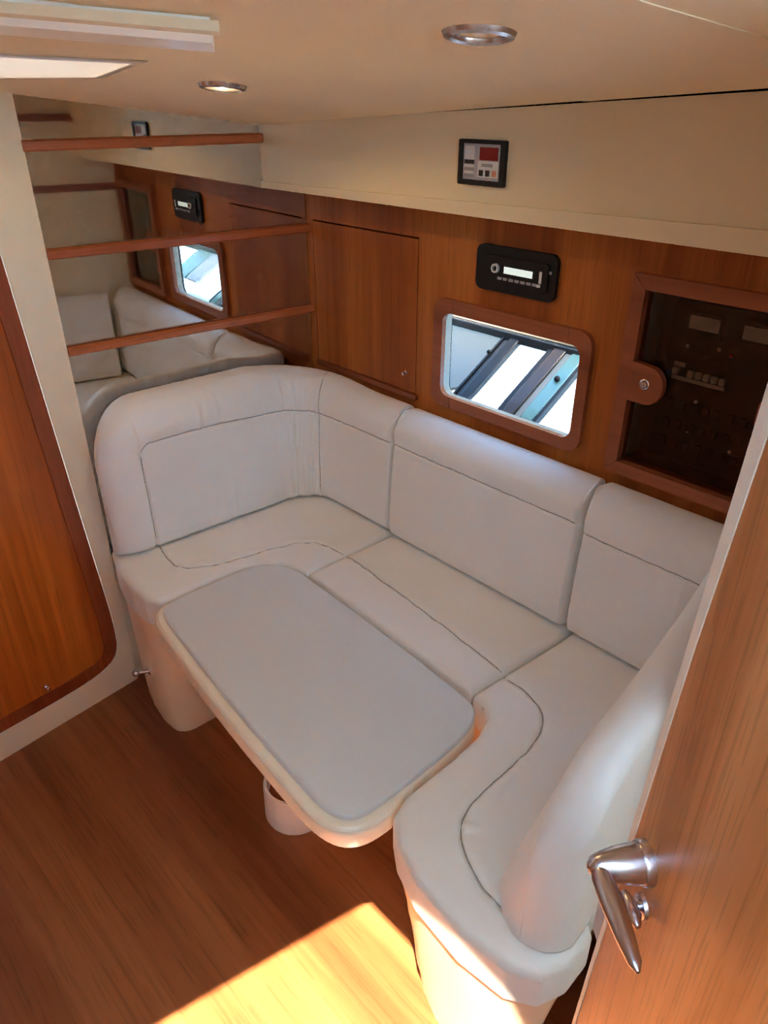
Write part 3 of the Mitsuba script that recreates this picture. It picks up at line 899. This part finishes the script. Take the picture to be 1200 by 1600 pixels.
# ------------------------------------------------------------------ back cushions
pf = [(0.482, -0.008), (0.36, -0.008)] + [(0.225 - 0.215 * math.sin(a), -0.223 + 0.215 * math.cos(a)) for a in np.linspace(0, np.pi / 2, 13)] + [(0.004, -0.36), (-0.004, -0.50), (-0.014, -0.762)]
Lf = LineString(smooth_poly(pf, 4, False)).length
back('back_cushion', pf, lambda s: 0.878 + 0.06 * min(1, max(0, (s - 0.15) / 0.5)) ** 1.3, 0.118, 0.508, seam_z=lambda s: 0.785 + 0.035 * min(1, max(0, (s - 0.3) / 0.5)), seam_from=-1, seam_to=Lf - 0.105,
    vseams=(0.355,), end0=0.012, end1=0.10, round1=0.14, wr=((0.50, 0.12, 0.010), (0.36, 0.05, 0.010), (0.80, 0.06, 0.006)), seed=2.0)
tag('back_cushion', 'tall curved white leather back cushion in the corner in front of the mirror', 'back cushion')
back('back_cushion_001', [(1.094, -0.008), (0.80, -0.008), (0.488, -0.008)], lambda s: 0.876, 0.125, 0.508, seam_z=lambda s: 0.790, end0=0.012, end1=0.012, seed=4.0, wr=())
tag('back_cushion_001', 'wide straight white leather back cushion under the framed window', 'back cushion')
back('back_cushion_002', [(1.440, -0.008), (1.25, -0.008), (1.100, -0.008)], lambda s: 0.876, 0.125, 0.508, seam_z=lambda s: 0.775, end0=0.012, end1=0.012, seed=6.0, wr=((0.10, 0.07, 0.003),))
tag('back_cushion_002', 'narrower white leather back cushion under the switch panel cabinet', 'back cushion')
back('back_cushion_003', [(1.562, -0.797), (1.553, -0.68), (1.530, -0.50), (1.497, -0.28), (1.470, -0.135)], lambda s: 0.862, 0.132, 0.508, end0=0.055, end1=0.012, round0=0.15, seed=8.0,
    lean=0.055, rear=0.025)
tag('back_cushion_003', 'white leather back cushion with a rounded end beside the open door', 'back cushion')

# ------------------------------------------------------------------ table with its cushion
tc = smooth_poly([(0.334, -0.70), (0.338, -0.53), (0.350, -0.485), (0.385, -0.447), (0.43, -0.427), (0.50, -0.424), (0.80, -0.436), (1.06, -0.452), (1.118, -0.462), (1.146, -0.490), (1.160, -0.545), (1.166, -0.64), (1.166, -0.76), (1.163, -0.820), (1.143, -0.853), (1.10, -0.867), (1.03, -0.866), (0.75, -0.846), (0.45, -0.812), (0.37, -0.800), (0.338, -0.775)], 2)
seat('table_cushion', Polygon(tc).buffer(-0.005), 0.485, 0.498, 0.006, wrinkle=0.0002, crown=0.002, seed=5, mat='grey_leather')
tag('table_cushion', 'flat rectangular pale grey cushion lying on the table in the middle of the sofa', 'cushion')
tt = Polygon(tc).buffer(-0.003).union(Polygon(tc).buffer(0.018).intersection(sbox(0.28, -0.95, 1.20, -0.70)))
tt = tt.difference(fseat.buffer(0.004)).difference(aseat.buffer(0.004))
tt = max(tt.geoms, key=lambda g: g.area) if hasattr(tt, 'geoms') else tt
tt = tt.buffer(-0.006).buffer(0.006)
add('table__top', loft(tt, [(0.014, 0.430), (0.005, 0.433), (0.0, 0.441), (0.0, 0.472), (0.003, 0.480), (0.010, 0.484)], 300), 'table_gelcoat', smooth=35)
add('table__column', moved(lathe([(0.032, 0.0), (0.032, 0.315), (0.045, 0.325), (0.055, 0.339), (0, 0.339)], 28), frame([0.728, -0.679, 0.09], X, Y, Z)), 'alloy_grey')
drum = lathe([(0.0, 0.0), (0.080, 0.0), (0.082, 0.006), (0.080, 0.106), (0.077, 0.111), (0.071, 0.111), (0.069, 0.106), (0.069, 0.070), (0.0, 0.070)], 48)
add('table__foot', moved(drum, frame([0.728, -0.679, 0.0], X, Y, Z)), 'white_gelcoat')
labels['table__foot'] = {'label': 'round white drum foot'}
add('table__foot__plate', moved(lathe([(0.0, 0.0), (0.067, 0.0), (0.067, 0.004), (0.0, 0.004)], 40), frame([0.728, -0.679, 0.0705], X, Y, Z)), 'wood_trim')
tag('table', 'low cream table under the flat cushion, on a round white foot', 'table')

# ------------------------------------------------------------------ ceiling fittings
CN = np.array([-0.058, 0.118, 1.0]); CN /= np.linalg.norm(CN)      # up, out of the headliner
CXv = np.cross(Y, CN); CXv /= np.linalg.norm(CXv)
CYv = np.cross(CN, CXv)


def on_ceiling(x, y):
    return np.array([x, y, ceil_z(x, y)])


for i, (x, y, lab) in enumerate(((1.188, -0.650, 'round chrome ceiling downlight nearest the camera'), (0.535, -0.580, 'round chrome ceiling downlight further off, near the mirror'))):
    t = 'downlight' if i == 0 else 'downlight_001'
    m = frame(on_ceiling(x, y), CXv, -CYv, -CN)
    add(t + '__ring', moved(lathe([(0.027, -0.006), (0.027, 0.002), (0.029, 0.006), (0.034, 0.008), (0.040, 0.006), (0.043, 0.0), (0.043, -0.003)], 40), m), 'chrome')
    add(t + '__reflector', moved(lathe([(0.0285, 0.003), (0.024, -0.001), (0.012, -0.004), (0.0, -0.005)], 32), m), 'lamp_reflector')
    add(t + '__bulb', moved(lathe([(0.0, 0.004), (0.006, 0.0035), (0.009, 0.001), (0.010, -0.003), (0.0, -0.003)], 20), m), 'white_panel', **({'emitter': {'type': 'area', 'radiance': rgb(95.0, 61.0, 27.0)}} if i else {}))
    tag(t, lab, 'downlight', 'round chrome downlights in the ceiling')
# long fixture and the white panel beside it
fe = np.array([-0.126, -0.188]); fe /= np.linalg.norm(fe)
fp = np.array([-fe[1], fe[0]])


def fixture(profile, l0, l1, o=(0.985, -0.872)):
    """profile: (across, drop below the ceiling)."""
    rows = []
    for l in (l0, l1):
        for a, d in profile:
            q = np.array(o) + fe * l + fp * a
            rows.append([q[0], q[1], ceil_z(*q) - d])
    return trimesh.convex.convex_hull(np.array(rows))


add('ceiling_fixture__housing', fixture([(-0.075, 0.0), (-0.075, 0.016), (-0.068, 0.024), (-0.010, 0.024), (0.0, 0.016), (0.0, 0.0)], 0.0, 0.9), 'white_gelcoat', smooth=False)
add('ceiling_fixture__trim', fixture([(0.0, 0.006), (0.0, 0.018), (0.010, 0.016), (0.012, 0.006)], -0.01, 0.9), 'cream_gelcoat', smooth=False)
add('ceiling_fixture__shade_strip', fixture([(-0.077, 0.0), (-0.077, 0.007), (-0.0745, 0.007), (-0.0745, 0.0)], 0.12, 0.9), 'rubber', smooth=False)  # flat dark strip, its colour stands in for the shade in the gap
tag('ceiling_fixture', 'long off-white fixture along the ceiling at upper left', 'ceiling fixture')
me = trimesh.creation.triangulate_polygon(COVER, engine='earcut')
scene['blind_cloth'] = {'type': 'principledthin', 'base_color': rgb(0.55, 0.50, 0.42), 'roughness': 0.7, 'diff_trans': 0.15, 'spec_trans': 0.0}
cv = np.column_stack([me[0], ceil_z(me[0][:, 0], me[0][:, 1]) - 0.0015])
add('ceiling_blind', trimesh.Trimesh(cv, np.array(me[1]), process=False), 'blind_cloth', smooth=False)
tag('ceiling_blind', 'white translucent blind with a slanted end glowing in the ceiling beside the long fixture', 'blind')

# ------------------------------------------------------------------ open door with handle
def door(poly, h, z0):
    me = extrude(poly, h, None, z0)
    v = me.vertices
    me.vertices = DOOR0 + v[:, :1] * DD + v[:, 1:2] * Z + v[:, 2:3] * DN
    me.fix_normals()
    return me


def edge_s(z):
    return 0.0 + 0.06 * (z - 0.45)


dp = Polygon([(edge_s(0.03), 0.03), (0.60, 0.03), (0.60, 1.70), (edge_s(1.70), 1.70)])
add('cabin_door__leaf', door(Polygon([(edge_s(0.03) + 0.010, 0.03), (0.60, 0.03), (0.60, 1.70), (edge_s(1.70) + 0.028, 1.70), (edge_s(1.2) + 0.014, 1.2)]), 0.030, -0.030), 'wood_door', smooth=False)
eparts = []
for za, zb, wa, wb in ((0.03, 1.2, 0.012, 0.017), (1.2, 1.70, 0.017, 0.032)):
    rows = []
    for z, w in ((za, wa), (zb, wb)):
        for a in np.linspace(-np.pi / 2, np.pi / 2, 9):
            rows.append(DOOR0 + DD * (edge_s(z) + 0.008 - 0.008 * math.cos(a)) + Z * z + DN * (-0.015 + 0.0165 * math.sin(a)))
        rows.append(DOOR0 + DD * (edge_s(z) + w) + Z * z + DN * 0.0015)
        rows.append(DOOR0 + DD * (edge_s(z) + w) + Z * z - DN * 0.0315)
    eparts.append(trimesh.convex.convex_hull(np.array(rows)))
add('cabin_door__edging', trimesh.util.concatenate(eparts), 'tan_edge', smooth=30)
labels['cabin_door__edging'] = {'label': 'pale tan rounded edging'}
HB = np.array([1.667, -0.866, 0.933])
hs = float((HB - DOOR0) @ DD)
HB = DOOR0 + DD * hs + Z * 0.933
HM = frame(HB, DD, Z, DN)
if np.linalg.det(HM[:3, :3]) < 0:
    HM = frame(HB, -DD, Z, DN)
add('cabin_door__handle__rose', moved(lathe([(0.0, 0.0), (0.0235, 0.0), (0.0235, 0.007), (0.022, 0.010), (0.0, 0.010)], 36), HM), 'chrome')
add('cabin_door__handle', moved(lathe([(0.021, 0.009), (0.0205, 0.020), (0.018, 0.036), (0.014, 0.050), (0.011, 0.058), (0.005, 0.063), (0.0, 0.064)], 36), HM), 'chrome')
S0 = HB + DN * 0.052
lv = [S0 - DD * 0.006, S0 + DD * 0.012 + DN * 0.001, S0 + DD * 0.04, S0 + DD * 0.075, S0 + DD * 0.098, S0 + DD * 0.106]
add('cabin_door__handle__lever', tube(lv, [0.008, 0.0105, 0.012, 0.0095, 0.0065, 0.002], 20), 'chrome', smooth=True)
TB = HB + DD * 0.012 - Z * 0.055
HM2 = HM.copy(); HM2[:3, 3] = TB
add('cabin_door__thumb_turn', trimesh.util.concatenate([moved(lathe([(0.0, 0.0), (0.014, 0.0), (0.013, 0.004), (0.0, 0.005)], 28), HM2),
    tube([TB + DN * 0.014 - DD * 0.018, TB + DN * 0.014 - DD * 0.008, TB + DN * 0.014 + DD * 0.010, TB + DN * 0.014 + DD * 0.022], [0.003, 0.007, 0.0085, 0.003], 16), tube([TB, TB + DN * 0.012], 0.005)]), 'chrome', smooth=30)
add('cabin_door__latch', door(rrect(edge_s(0.74) - 0.013, edge_s(0.74) + 0.006, 0.70, 0.78, 0.005), 0.014, -0.013), 'alloy_grey', smooth=False)
tag('cabin_door', 'open reddish wood cabin door with chrome lever handle, at the right edge', 'door')
